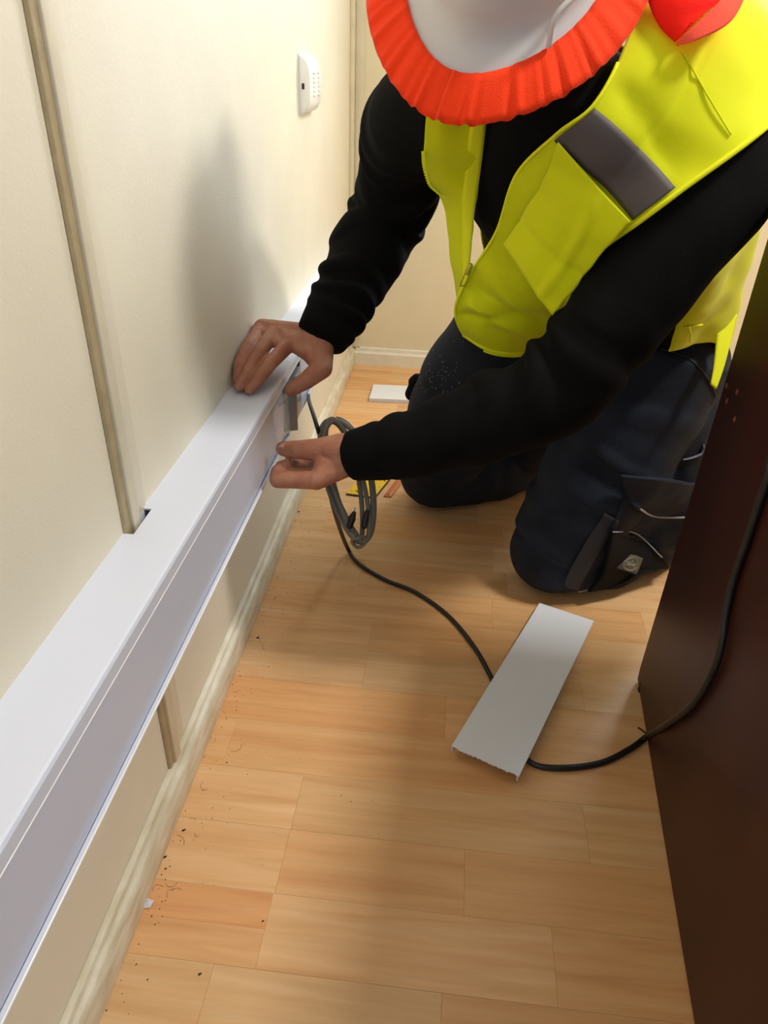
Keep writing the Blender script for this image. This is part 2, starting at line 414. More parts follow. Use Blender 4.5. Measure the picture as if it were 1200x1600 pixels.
# the opening: an accessory frame being clipped in, its steel bracket and torn protective film
box('divider', WX+.004, TF-.012, GAP0-.3, GAP1+.3, .405, .407, M['plastic'], tr)
sk = empty('socket_frame', (TF-.03, 1.19, TB+.02)); tag(sk, 'grey socket frame being fitted in the open trunking under the fingers', 'socket')
bev(box('back_box', WX+.012, TF-.014, 1.150, 1.245, TB+.022, .402, M['grey'], sk), .002)
bev(mesh('bracket', [tuple(Vector((x, y, z))) for x, y, z in
     [(TF-.012,1.128,TB+.010),(TF+.014,1.140,TB+.010),(TF+.014,1.140,TT-.012),(TF-.012,1.128,TT-.024),
      (TF-.012,1.131,TB+.010),(TF+.014,1.143,TB+.010),(TF+.014,1.143,TT-.012),(TF-.012,1.131,TT-.024)]],
     [(0,1,2,3),(7,6,5,4),(0,4,5,1),(1,5,6,2),(2,6,7,3),(3,7,4,0)], M['steel'], sk), .0008)
bev(mesh('bracket', [(TF-.013,1.165,TB+.012),(TF+.006,1.172,TB+.012),(TF+.006,1.172,TT-.03),(TF-.013,1.165,TT-.03),
      (TF-.013,1.235,TB+.012),(TF+.002,1.235,TB+.012),(TF+.002,1.235,TT-.03),(TF-.013,1.235,TT-.03)],
     [(0,1,2,3),(7,6,5,4),(0,4,5,1),(1,5,6,2),(2,6,7,3),(3,7,4,0)], M['grey'], sk), .0015)
fg = patch([[(TF+.0006,1.02,TT-.024),(TF+.002,1.07,TT-.024),(TF+.006,1.12,TT-.026)],
            [(TF+.0006,1.03,TT-.06),(TF+.001,1.07,TT-.06),(TF+.003,1.125,TT-.06)],
            [(TF+.0006,1.05,TB+.02),(TF+.001,1.08,TB+.018),(TF+.004,1.128,TB+.016)]], 14, 18)
sheet('protective_film', fg, .0004, M['film'], sk, wr=.0012)

# ------------------------------------------------------------------ wall panel (keypad)
kp = empty('wall_keypad', (WX, 1.70, .845)); tag(kp, 'white wall control panel with rounded front above the trunking', 'control panel')
KY0, KY1, KZ0, KZ1 = 1.630, 1.755, .795, .896
prof = [(0,KZ0),(.006,KZ0),(.014,KZ0+.006),(.0205,KZ0+.018),(.0225,KZ0+.035),(.0225,KZ1-.035),(.0205,KZ1-.018),(.014,KZ1-.006),(.006,KZ1),(0,KZ1)]
bev(mesh('case', *extrude_y([(WX+.0012+x, z) for x, z in prof], KY0, KY1), M['switch'], kp), .003, 3)
for c in range(2):
    for r in range(6):
        z = KZ0+.030+r*.0078; y = KY0+.034+c*.050
        bev(box('button_mark', WX+.0234, WX+.0246, y, y+.012+.008*((r+c) % 2), z, z+.0026, M['print'], kp), .0003)
box('side_slot', WX+.007, WX+.012, KY0-.0008, KY0+.004, KZ0+.044, KZ0+.054, M['dark'], kp)
box('back_plate', WX, WX+.0025, KY0-.002, KY1+.002, KZ0-.002, KZ1+.002, M['plastic'], kp)

# ------------------------------------------------------------------ dark desk at the right
dk = empty('desk', (.60, .45, 0)); tag(dk, 'dark mahogany desk at the right edge with cable down its side', 'desk')
def deskx(y): return .368-(.958-y)*.071
DY0, DY1, DH = -.35, .958, .78
pv = [(deskx(DY0),DY0),(deskx(DY1),DY1),(deskx(DY1)+.024,DY1+.002),(deskx(DY0)+.024,DY0)]
def prism(pts, z0, z1):
    n = len(pts)
    return [(x,y,z0) for x,y in pts]+[(x,y,z1) for x,y in pts], [(i,(i+1)%n,(i+1)%n+n,i+n) for i in range(n)]+[tuple(range(n-1,-1,-1)),tuple(range(n,2*n))]
# side panel with a notched lower far corner
n_ = len(pv)
def sidepanel():
    pr = [(DY0,.004),(DY1-.004,.004),(DY1,.030),(DY1,DH-.026),(DY0,DH-.026)]
    a = [(deskx(y), y, z) for y, z in pr]; b = [(deskx(y)+.024, y, z) for y, z in pr]; n = len(pr)
    return a+b, [tuple(range(n)), tuple(range(2*n-1, n-1, -1))]+[(i,(i+1)%n,(i+1)%n+n,i+n) for i in range(n)]
bev(mesh('side_panel', *sidepanel(), M['desk'], dk), .002)
bev(mesh('desk_top', *prism([(deskx(DY0)-.012,DY0-.02),(deskx(DY1)-.012,DY1+.012),(1.02,DY1-.03),(.93,DY0-.05)], DH-.026, DH), M['desk'], dk), .002)
bev(mesh('modesty_panel', *prism([(deskx(DY1)+.03,DY1-.14),(deskx(DY1)+.03,DY1-.12),(.99,DY1-.16),(.99,DY1-.18)], .25, DH-.026), M['desk'], dk), .001)
bev(mesh('side_panel', *prism([(.955,DY0-.02),(1.0,DY1-.05),(1.02,DY1-.05),(.98,DY0-.02)], .004, DH-.026), M['desk'], dk), .002)
for (px, py) in ((1128,602),(1148,612),(1130,626),(1146,655)):
    p = on(px, py, 0, .361); p.x = deskx(p.y)
    mesh('screw_cap', *cone(p+V(.0040,0,0), .0056, p+V(.0039,0,0), .0056, 18, 5), M['hole'], dk, True)
for y in (.93,):
    bev(mesh('foot_glide', *cone((deskx(y)+.006, y, .003), .008, (deskx(y)+.006, y, .018), .007, 12, 3), M['dark'], dk), .0004)

# ------------------------------------------------------------------ person
PR = empty('person', (.2, 1.3, 0)); tag(PR, 'kneeling worker in white hard hat, yellow high visibility vest and black sweatshirt', 'person')
J = dict(
 lsh=V(.307,.99,.795), lel=at(885,600,.97), lwr=at(566,712,1.09),
 rsh=V(-.063,1.115,.856), rel=at(606,335,1.24), rwr=at(500,528,1.19),
 lhip=V(.37,1.25,.47), rhip=V(.205,1.42,.48), lkn=V(.245,1.215,.088), rkn=V(.0,1.50,.088),
 lan=V(.605,1.43,.055), ran=V(.35,1.73,.055))
# head: crown towards the viewer, face down to the work
HC = at(800,-72,.785)                    # centre of the hat rim
HU = V(-.04,-.80,.60).normalized()       # hat axis
HF = V(-.34,-.46,-.82); HF = (HF-HU*HF.dot(HU)).normalized()
HL = HU.cross(HF)                        # towards the wearer's left
def hp(f, l, u): return HC+HF*f+HL*l+HU*u
# --- torso rings (shared by sweatshirt and vest)
TOR = [ # centre, half width, half depth
 (V(.300,1.345,.40), .165,.120), (V(.290,1.325,.50), .165,.118), (V(.262,1.275,.60), .170,.120),
 (V(.215,1.195,.70), .185,.125), (V(.160,1.110,.78), .185,.112), (V(.115,1.045,.845), .120,.085), (V(.095,1.02,.88), .070,.066)]
SIDE = [V(.685,-.73,0), V(.69,-.72,0), V(.75,-.66,-.03), V(.86,-.50,-.08), V(.93,-.33,-.13), V(.93,-.33,-.13), V(.93,-.33,-.13)]
def torso_at(v):
    n = 61; i = v*(len(TOR)-1)
    C = crom([c for c,_,_ in TOR], n); A = crom([(a,b) for _,a,b in TOR], n); S = crom(SIDE, n)
    return C, A, S
_TC = crom([c for c,_,_ in TOR], 121); _TA = crom([(a,b) for _,a,b in TOR], 121); _TS = crom(SIDE, 121)
_TT = np.gradient(_TC, axis=0); _TT /= np.linalg.norm(_TT, axis=1)[:,None]
def torso_pt(v, phi, off=0):
    i = min(max(v, 0), 1)*120; k = int(min(i, 119)); t = i-k
    c = _TC[k]*(1-t)+_TC[k+1]*t; a, b = _TA[k]*(1-t)+_TA[k+1]*t; s = _TS[k]*(1-t)+_TS[k+1]*t; T = _TT[k]*(1-t)+_TT[k+1]*t
    s = s-T*(s@T); s /= np.linalg.norm(s); f = np.cross(s, T)
    e = .86; cx, sx = math.cos(phi), math.sin(phi)
    x = math.copysign(abs(cx)**e, cx)*(a+off); y = math.copysign(abs(sx)**e, sx)*(b+off)
    return c+s*x+f*y
def torso_mesh(off=0, nv=40, nphi=48):
    vs = [tuple(torso_pt(i/(nv-1), 2*math.pi*k/nphi, off)) for i in range(nv) for k in range(nphi)]
    fs = [(i*nphi+k, i*nphi+(k+1)%nphi, (i+1)*nphi+(k+1)%nphi, (i+1)*nphi+k) for i in range(nv-1) for k in range(nphi)]
    fs += [tuple(range(nphi-1,-1,-1)), tuple((nv-1)*nphi+k for k in range(nphi))]
    return vs, fs

# --- body: one continuous surface: head, neck, trunk, limbs, hands with five fingers each
def hand(wrist, elbow, mcps, fingers, thumb, rad=.0107, tr_=(.021,.0175,.0142,.0112)):
    parts = []
    parts.append(cone(elbow, .040, wrist, .028))
    for mcp in mcps: parts.append(cone(wrist+(mcp-wrist)*.12, .021, mcp, .0155))
    for a, b in zip(mcps, mcps[1:]):
        for q in (.55, .75, .95):
            parts.append(cone(wrist+(a-wrist)*q,   .0150, wrist+(b-wrist)*q, .0150, 10, 3))
    for a, b in zip(fingers, fingers[1:]):
        for q in (.12, .28): parts.append(cone(a[0].lerp(a[1], q), .0105, b[0].lerp(b[1], q), .0105, 10, 3))
    for f, sc_ in zip(fingers, (1, 1.02, .96, .84)):
        n = len(f); r = [rad*1.22, rad*1.08, rad*.95, rad*.78]
        parts.append(chain(f, [x*sc_ for x in r[:n]]))
    parts.append(chain(thumb, tr_))
    # web between thumb and index
    parts.append(cone(thumb[1], .014, wrist+(mcps[0]-wrist)*.7, .014)); parts.append(cone(thumb[1].lerp(thumb[0], .3), .013, wrist+(mcps[0]-wrist)*.95, .013))
    parts.append(cone(thumb[0], .019, wrist+(mcps[0]-wrist)*.45, .018))
    return parts
# right hand, palm down on top of the trunking, thumb in front of it
zt = TT
rmcp = [on(453,536,2,zt+.050), on(431,516,2,zt+.056), on(410,512,2,zt+.052), on(398,517,2,zt+.043)]
rfin = [[rmcp[0], on(422,568,2,zt+.036), on(404,592,2,zt+.022), on(390,608,2,zt+.0105)],
        [rmcp[1], on(405,552,2,zt+.046), on(387,582,2,zt+.027), on(374,604,2,zt+.0105)],
        [rmcp[2], on(388,541,2,zt+.049), on(374,570,2,zt+.033), on(367,594,2,zt+.0130)],
        [rmcp[3], on(379,540,2,zt+.044), on(369,562,2,zt+.032), on(365,580,2,zt+.0170)]]
for f_ in rfin:                            # keep the fingers clear of the wall
    for q_ in f_: q_.x = max(q_.x, WX+.0115)
rthm = [at(502,545,1.180), at(503,575,1.165), at(478,595,1.160), at(455,609,1.165)]
left_t = 1.10
lmcp = [at(494,750,1.088), at(490,748,1.112), at(490,738,1.134), at(494,728,1.150)]
lfin = [[lmcp[0], at(434,750,1.104), at(434,737,1.122), at(449,726,1.122)],
        [lmcp[1], at(434,744,1.122), at(440,731,1.136), at(456,724,1.134)],
        [lmcp[2], at(440,738,1.140), at(450,727,1.146), at(464,726,1.142)],
        [lmcp[3], at(448,732,1.150), at(460,724,1.154), at(470,726,1.150)]]
lthm = [at(535,699,1.086), at(500,702,1.092), at(468,703,1.106), at(443,701,1.122)]
parts = hand(J['rwr'], J['rel'], rmcp, rfin, rthm) + hand(J['lwr'], J['lel'], lmcp, lfin, lthm, .0118, (.022,.0175,.0150,.0120))
parts += [cone(J['lel'], .038, J['lsh'], .044), cone(J['rel'], .038, J['rsh'], .040),
          cone(J['lsh'], .04, V(.14,1.08,.79), .06), cone(J['rsh'], .036, V(.14,1.08,.79), .06),
          cone(V(.15,1.09,.78), .07, V(.295,1.33,.48), .09),
          cone(J['lhip'], .07, J['rhip'], .07), cone(J['lhip'], .07, J['lkn'], .045), cone(J['rhip'], .07, J['rkn'], .045),
          cone(J['lkn'], .045, J['lan'], .032), cone(J['rkn'], .045, J['ran'], .032),
          cone(V(.115,1.04,.83), .058, hp(-.02,0,-.06), .055)]
# head: cranium, jaw, nose, brows, lips, ears
_hp = hp
def hp(f, l, u): return _hp(f-.012, l, u+.004)
parts += [cone(hp(-.030,0,-.012), .078, hp(.030,0,-.010), .074, 20), cone(hp(.035,0,-.04), .066, hp(.048,0,-.115), .040, 18),
          cone(hp(.088,0,-.045), .007, hp(.104,0,-.078), .011, 10), cone(hp(.084,.028,-.038), .010, hp(.084,-.028,-.038), .010, 10),
          cone(hp(.086,.016,-.112), .007, hp(.086,-.016,-.112), .007, 10), cone(hp(.080,0,-.140), .014, hp(.06,0,-.130), .02, 10),
          cone(hp(-.010,.080,-.045), .012, hp(-.008,.082,-.075), .009, 10), cone(hp(-.010,-.080,-.045), .012, hp(-.008,-.082,-.075), .009, 10)]
body = remesh('body', parts, .0021, 4, M['skin'], PR)
body['label'] = 'bare hands and bowed head of the worker'
for sgn in (1, -1):
    mesh('eye', *cone(hp(.079,.030*sgn,-.062), .011, hp(.080,.030*sgn,-.062), .011, 14, 5), M['switch'], body, True)
hp = _hp
nl = [lthm[3]+(-RF)*.0086+(-RD)*.002+RX*(-.004)]

# --- sweatshirt
def folds(k, amp, ph, side=0.0, tw=.35, lo=.0, hi=1.0):
    def f(s, th):
        if s < lo or s > hi: return 0
        q = s + .020*math.sin(2*th+ph+s*11) + .016*math.sin(s*23+ph*3) + tw*.06*math.sin(th+ph)
        g = math.sin(q*k*2*math.pi)
        g = (abs(g)**.6)*(1 if g > 0 else -.6)
        e = math.sin(math.pi*min(max((s-lo)/(hi-lo+1e-6), 0), 1))**.5
        wgt = .35+.65*max(0, math.cos(th-ph-side+1.2*math.sin(s*13+ph)))
        return amp*g*e*wgt + amp*.30*math.sin(s*k*3.7+2*th+ph)*e
    return f
lw = J['lwr']; le = J['lel']; ls = J['lsh']
lpath = [ls+V(-.06,.05,.03), ls, at(1025,420,.90), at(935,530,.945), at(868,606,.975), at(770,652,1.01), at(660,690,1.05), at(604,702,1.073), at(552,712,1.093)]
sl = tube(lpath, [.072,.070,.062,.064,.064,.059,.051,.045,.038], 150, 56, folds(10, .0065, 1.2, lo=.12, hi=.93))
lcuff = tube([at(600,704,1.074), at(575,708,1.084), at(549,713,1.095)], [.044,.041,.037], 24, 48, lambda s, th: .0008*math.sin(20*th))
rpath = [J['rsh']+V(.06,-.03,0), at(652,190,1.03), at(632,255,1.14), J['rel'], at(562,420,1.225), at(524,492,1.20), at(503,528,1.185)]
sr = tube(rpath, [.075,.072,.068,.066,.060,.050,.042], 170, 56, folds(12, .0085, 2.4, lo=.16, hi=.93))
rcuff = tube([at(532,478,1.205), at(514,506,1.194), at(500,528,1.186)], [.050,.046,.041], 24, 48, lambda s, th: .0008*math.sin(20*th))
collar = tube([V(.125,1.055,.83), V(.10,1.025,.875), V(.082,1.005,.91)], [.085,.072,.070], 24, 40, folds(4, .004, .3))
hoodr = tube([V(.20,1.12,.81), V(.15,1.13,.85), V(.06,1.12,.865)], [.03,.04,.03], 20, 24, folds(3, .006, 1))
sweat = remesh('sweatshirt', [torso_mesh(), sl, sr, lcuff, rcuff, collar, hoodr], .0032, 3, M['black'], PR)
sweat['label'] = 'black sweatshirt with creased long sleeves'
SB = bvh_of(sweat)

BBV = bvh_of(body)
# --- trousers
def leg(hip, kn, an, ph, bul=V(0,0,0)):
    d = (an-kn).normalized()
    th = tube([hip+V(0,0,.03)+bul*.5, hip+(kn-hip)*.3+bul, hip+(kn-hip)*.65+bul*.8, kn+V(0,0,.012)-d*.004], [.110,.112,.106,.094], 80, 48, folds(5, .006, ph, lo=.1, hi=.95))
    shn = tube([kn-d*.012, kn+(an-kn)*.3, kn+(an-kn)*.7, an], [.090,.096,.078,.056], 60, 40, folds(6, .006, ph+2, lo=.1, hi=1))
    kp_ = cone(kn+V(0,0,-.004)-d*.010, .086, kn+(an-kn)*.16, .088, 24)
    return [th, shn, kp_]
def flat_floor(me):
    for v in me.vertices:
        if v.co.z < .004: v.co.z = .004+(v.co.z-.004)*.06
parts = leg(J['lhip'], J['lkn'], J['lan'], .5)+leg(J['rhip'], J['rkn'], J['ran'], 1.9, V(-.058,-.03,.03))
parts += [cone(J['lhip']+V(0,0,-.01), .108, J['rhip']+V(0,0,-.01), .108, 28), cone(V(.30,1.345,.44), .135, V(.295,1.335,.52), .135, 28),
          cone(V(.35,1.39,.44), .12, V(.33,1.37,.48), .12, 24),
          cone(V(.40,1.28,.38), .10, V(.435,1.31,.15), .105, 24), cone(V(.25,1.50,.38), .10, V(.21,1.60,.15), .10, 24)]
trou = remesh('trousers', parts, .0034, 12, M['trouser'], PR, flat_floor)
trou['label'] = 'dark navy work trousers with pockets'
TBV = bvh_of(trou)
def lay(pts, bvh, off, dirn=None):       # settle measured points on the cloth below them
    out = []
    for p in pts:
        p = Vector(p); d = (p-CP).normalized()
        hit, nr, _, _ = bvh.ray_cast(CP, d)
        if hit is None or (hit-p).length > .25:
            loc, nr, _, _ = bvh.find_nearest(p); hit = loc
        out.append(hit+nr*off)
    return out
def stiff(rows, t, nu, nv, bvh, off):
    R_ = [lay([at(x, y, t) for x, y in r], bvh, off) for r in rows]
    return patch(R_, nu, nv)
def laid(rows, t, nu, nv, bvh, off):
    G = patch([[at(x, y, t) for x, y in r] for r in rows], nu, nv)
    Q = lay([Vector(p) for p in G.reshape(-1, 3)], bvh, off)
    G = np.array([list(q) for q in Q]).reshape(nu, nv, 3)
    for _ in range(5):
        H = G.copy(); H[1:-1,1:-1] = .25*(G[:-2,1:-1]+G[2:,1:-1]+G[1:-1,:-2]+G[1:-1,2:]); G = H
    return G
CFR = [[(970,736),(1020,744),(1088,750)],[(976,765),(1022,769),(1086,774)],[(985,790),(1025,796),(1080,799)]]
cf = sheet('cargo_pocket_flap', stiff(CFR, 1.4, 16, 26, TBV, .016), .006, M['trouser'], trou, wr=.003, fold=lambda u, v: -.004*math.sin(u*3.14))
sheet('cargo_pocket', stiff([[(975,770),(1022,775),(1086,778)],[(955,815),(1010,828),(1072,838)],[(950,825),(1005,845),(1060,858)]], 1.4, 14, 20, TBV, .006), .004, M['trouser'], trou, wr=.004)
G = stiff(CFR, 1.4, 16, 26, TBV, .0215)
mesh('flap_piping', *tube([G[15, j] for j in range(1, 26)], .0022, 25, 6, resample=False), M['pipe'], trou, True)
KPR = [[(952,822),(985,836),(1032,858)],[(945,850),(985,862),(1037,880)],[(935,890),(970,905),(1012,901)],[(918,922),(945,929),(985,922)]]
kpk = sheet('knee_pocket', stiff(KPR, 1.4, 20, 20, TBV, .012), .006, M['trblack'], trou)
G = stiff(KPR, 1.4, 20, 24, TBV, .0175)
mesh('pocket_piping', *tube([G[0, j] for j in range(24)], .0014, 24, 6, resample=False), M['pipe'], trou, True)
sheet('side_panel', laid([[(945,800),(955,806),(966,812)],[(915,845),(926,850),(938,856)],[(884,900),(896,905),(908,908)],[(884,915),(893,918),(903,920)]], 1.4, 26, 8, TBV, .003), .0015, M['trgrey'], trou)
ep = sheet('emblem_patch', stiff([[(966,861),(980,864),(994,867)],[(960,873),(975,876),(989,879)],[(955,881),(970,885),(984,888)]], 1.4, 8, 8, TBV, .0178), .0015, M['patch'], trou)
ec = stiff([[(966,861),(980,864),(994,867)],[(960,873),(975,876),(989,879)],[(955,881),(970,885),(984,888)]], 1.4, 21, 21, TBV, .0190)
def emap(u, v):
    i = min(max(u, 0), 1)*20; j = min(max(v, 0), 1)*20; a, b = int(min(i, 19)), int(min(j, 19)); s, t = i-a, j-b
    return ec[a, b]*(1-s)*(1-t)+ec[a+1, b]*s*(1-t)+ec[a, b+1]*(1-s)*t+ec[a+1, b+1]*s*t
circ = lambda r, n=20: [emap(.5+r*1.15*math.cos(2*math.pi*k/n), .5+r*math.sin(2*math.pi*k/n)) for k in range(n+1)]
for r in (.36, .30): mesh('emblem_ring', *tube(circ(r), .0006, 21, 5, resample=False), M['patchprint'], ep, True)
for u0, v0, u1, v1 in ((.4,.25,.6,.75),(.6,.25,.4,.75),(.3,.5,.7,.5),(.5,.3,.5,.7),(.35,.38,.65,.38)):
    mesh('emblem_stroke', *tube([emap(u0, v0), emap(u1, v1)], .0009, 4, 5), M['patchprint'], ep, True)
# curved seam piping on the hip, knee-pocket tab, dust
G = laid([[(1030,545),(1075,560),(1105,590),(1118,620)],[(1031,548),(1076,563),(1106,593),(1119,623)]], 1.3, 4, 24, TBV, .002)
mesh('hip_seam', *tube([G[1, j] for j in range(24)], .0012, 24, 6, resample=False), M['trgrey'], trou, True)
sheet('knee_tab', laid([[(905,930),(915,933),(930,935)],[(908,938),(918,941),(930,936)]], 1.4, 5, 6, TBV, .006), .002, M['pipe'], trou)
lc = TBV.find_nearest(at(646,604,1.56))[0]
remesh('thigh_pocket', [cone(lc+V(.004,0,.020), .011, lc+V(-.004,0,-.016), .016, 14), cone(lc+V(.02,0,.022), .012, lc+V(.0,0,.012), .014, 14)], .003, 4, M['trblack'], trou)
sheet('grey_gusset', laid([[(1072,668),(1086,660),(1102,652)],[(1066,690),(1082,684),(1098,676)],[(1064,716),(1082,712),(1096,706)]], 1.5, 10, 10, TBV, .004), .003, M['boot'], trou, wr=.002)
sp = []
for _ in range(60):
    x = rng.gauss(690, 22); y = rng.gauss(588, 22)
    d = (at(x, y, 1)-CP).normalized(); hit, nr, _, _ = TBV.ray_cast(CP, d)
    if hit and hit.x < .2: sp.append(cone(hit, .0007*rng.uniform(.6,1.6), hit+nr*.0005, .0006, 5, 1))
if sp: tag(mesh('plaster_specks', *merge(sp), M['dust'], trou), kind='stuff')
ng = laid([[(432,690),(437,688),(443,690)],[(431,695),(437,694),(443,695)],[(432,699),(437,699),(443,699)]], 1.1, 8, 8, BBV, .0004)
sheet('thumb_nail', ng, .0008, M['nail'], body)
# boots
for an, kn in ((J['lan'], J['lkn']), (J['ran'], J['rkn'])):
    d = (an-kn).normalized(); d.z = 0; d.normalize()
    up = V(0,0,1)
    b = remesh('boot', [cone(an-d*.03, .052, an+d*.05+V(0,0,.002), .048), cone(an+d*.05+V(0,0,.012), .046, an+d*.09+V(0,0,-.01), .040), cone(an+d*.085+V(0,0,.0), .04, an+d*.10+V(0,0,.085), .038)], .004, 4, M['boot'], PR, flat_floor)

# --- vest
def G_(rows): return [[at(*p) for p in r] for r in rows]
vest_rows = G_([
 [(1010,-75,.96),(1090,-70,.97),(1180,-45,.98),(1262,30,.99)],
 [(1012,-40,.82),(1095,-32,.81),(1190,5,.825),(1275,105,.875)],
 [(975,75,.795),(1050,95,.785),(1120,135,.79),(1205,192,.795)],
 [(927,165,.80),(975,205,.805),(1020,250,.818),(1064,298,.812)],
 [(868,212,.828),(915,255,.835),(960,300,.845),(1000,346,.842)],
 [(806,275,.892),(850,310,.895),(895,350,.90),(938,391,.91)],
 [(776,362,.965),(820,385,.96),(865,408,.955),(906,432,.97)],
 [(740,420,1.02),(790,440,1.005),(840,458,1.00),(884,474,1.02)],
 [(716,465,1.05),(765,480,1.035),(815,493,1.035),(866,504,1.055)],
 [(712,495,1.075),(755,512,1.065),(805,522,1.068),(856,526,1.085)],
 [(724,524,1.10),(760,546,1.095),(800,553,1.10),(845,548,1.115)]])
def ridge(x, w): return math.exp(-(x/w)**2)
def vfold(u, v):
    k = 0
    k += .010*ridge(u-.74-.10*v, .022)-.010*ridge(u-.79-.12*v, .025)*(v > .1)      # slack folds above the hem
    k += .007*ridge(u-.88+.10*v, .02)-.006*ridge(u-.66-.20*v, .02)
    k += .003*ridge(v-.45-.25*u, .03)*ridge(u-.2, .12)+.004*ridge(u-.25-.05*v, .012)-.004*ridge(u-.19+.03*v, .03)
    return -k*min(1, v*6)*min(1, (1-v)*6)*min(1, (1-u)*12)
vest = sheet('high_visibility_vest', patch(vest_rows, 110, 60), .0022, M['vest'], PR, .007, SB, wr=.0035, fold=vfold)
vest['label'] = 'fluorescent yellow high visibility vest hanging open at the chest'
VB = bvh_of(vest)
right_rows = G_([
 [(668,150,.880),(700,150,.880),(735,155,.885),(762,160,.89)],
 [(664,215,.915),(690,218,.910),(722,222,.915),(755,228,.92)],
 [(664,268,.975),(690,272,.965),(720,276,.965),(748,284,.97)],
 [(690,312,1.02),(705,318,1.01),(722,325,1.0),(741,333,1.0)],
 [(701,360,1.045),(710,365,1.035),(722,370,1.025),(737,376,1.02)],
 [(706,420,1.065),(714,424,1.055),(722,427,1.045),(731,430,1.038)],
 [(713,468,1.085),(716,470,1.075),(719,471,1.065),(723,472,1.055)]])
sheet('front_panel', patch(right_rows, 60, 24), .0022, M['vest'], vest, .005, SB, wr=.0025)
# tape along the opening
rt = crom([r[-1] for r in right_rows], 60); rt2 = crom([r[-2] for r in right_rows], 60)
tp = np.zeros((60, 5, 3))
for i in range(60):
    w_ = (rt2[i]-rt[i]); L = np.linalg.norm(w_); w_ = w_/max(L, 1e-6)
    for j in range(5): tp[i, j] = rt[i]+w_*min(.020, L)*(j/4)+np.array(list(-RF))*(.004+.0015*math.sin(math.pi*j/4))
sheet('zip_tape', tp, .002, M['vestlight'], vest)
lt_ = crom([r[0] for r in vest_rows], 90); lt2 = crom([r[1] for r in vest_rows], 90)
def edge_tube(name, pts, r, m_, off): 
    return mesh(name, *tube([np.array(list(p))+np.array(list(-RF))*off for p in pts], r, len(pts), 6, resample=False), m_, vest, True)
edge_tube('opening_binding', lt_[20:], .0022, M['vestlight'], .002)
edge_tube('armhole_binding', crom([r[-1] for r in vest_rows], 90)[4:64], .0035, M['vestlight'], .002)
edge_tube('hem_binding', crom(vest_rows[-1], 40), .0024, M['vestlight'], .001)
# reflective band, pocket flap
VG = patch(vest_rows, 90, 50)
def vest_strip(name, i0, i1, j0, j1, off, m_, thick=.0012):
    G = VG[i0:i1, j0:j1].copy()
    Q = []
    for p in G.reshape(-1, 3):
        loc, nr, _, _ = VB.find_nearest(Vector(p))
        if nr.dot(CP-loc) < 0: nr = -nr
        Q.append(list(loc+nr*off))
    return sheet(name, np.array(Q).reshape(G.shape), thick, m_, vest)
vest_strip('reflective_band', 27, 37, 1, 48, .0045, M['reflect'])
pf = sheet('pocket_flap', patch(G_([[(872,222,.822),(908,262,.831),(948,306,.842),(985,346,.838)],
      [(852,275,.860),(885,315,.860),(920,355,.866),(950,384,.868)],
      [(820,332,.905),(850,375,.900),(880,410,.904),(908,436,.908)],
      [(788,382,.940),(812,420,.934),(836,456,.934),(863,493,.940)]]), 40, 36), .002, M['vest'], vest, wr=.0035,
      fold=lambda u, v: -.004*ridge(u-.45-.25*v, .06)+.003*ridge(v-.55-.2*u, .07)-.003*ridge(u-.75+.1*v, .04))
sg = stiff([[(1064,82),(1100,145),(1140,212)],[(1066,82),(1102,145),(1142,212)]], .8, 4, 30, VB, .0030)
mesh('shoulder_seam', *tube([sg[1, j] for j in range(30)], .0012, 30, 6, resample=False), M['vest'], vest, True)
pf['label'] = 'pocket flap lifting off the chest'
# zip slider, pull and teeth
zb = at(733,420,1.012); zd = (at(722,448,1.030)-zb)
bm_ = []
for s_ in (-1, 1):
    bm_.append(tube([zb+RX*.0035*s_+zd*.1, zb+RX*.0035*s_+zd*.95], .0012, 4, 6))
bm_.append(tube([zb-RX*.0035+zd*.95, zb+RX*.0035+zd*.95], .0012, 4, 6)); bm_.append(tube([zb-RX*.0035+zd*.1, zb+RX*.0035+zd*.1], .0014, 4, 6))
bm_.append(cone(zb-zd*.15, .0042, zb+zd*.25, .0030, 8, 3))
mesh('zip_slider', *merge(bm_), mat('zip_metal_yellow', lin(190,186,60), .35, metal=.4), vest, True)
tth = []
hem = crom(vest_rows[-1], 60)
for i in range(18, 56): 
    p = Vector(hem[i])+RD*.002; tth.append((boxv(p.x-.0012,p.x+.0012,p.y-.001,p.y+.001,p.z-.003,p.z+.001), BOXF))
tth2 = []
for i in range(20):
    q = crom([at(662,238,.93), at(664,262,.955), at(672,288,.99), at(686,302,1.005)], 20)[i]; p = Vector(q)
    tth2.append((boxv(p.x-.003,p.x+.001,p.y-.001,p.y+.001,p.z-.0012,p.z+.0012), BOXF))
tag(mesh('hem_zip_teeth', *merge(tth), M['vestlight'], vest), kind='stuff'); tag(mesh('pocket_zip_teeth', *merge(tth2), M['vestlight'], vest), kind='stuff')
# back and sides of the vest, wrapped round the trunk
nu, nv = 70, 80; GB = np.zeros((nu, nv, 3))
for i in range(nu):
    v_ = .06+(.80-.06)*i/(nu-1)
    v = v_
    cut = 1/(1+math.exp(-(v-.52)*22))
    a0 = math.radians(42)*(1-cut)+math.radians(-38)*cut
    a1 = math.radians(-222)*(1-cut)+math.radians(-145)*cut
    for j in range(nv):
        ph = a0+(a1-a0)*j/(nv-1)
        v = v_+(1-i/(nu-1))*(.27/(1+math.exp(-(ph+.15)*6))+.06/(1+math.exp(-(ph-.55)*9)))
        off = .020+.012*(1-i/(nu-1))+.006*math.sin(ph*7+v*8)
        GB[i, j] = torso_pt(v, ph, off)
bk = sheet('back_panel', GB, .0022, M['vest'], vest, .006, SB, wr=.004)
bk['label'] = 'rear and side of the vest below the arm'

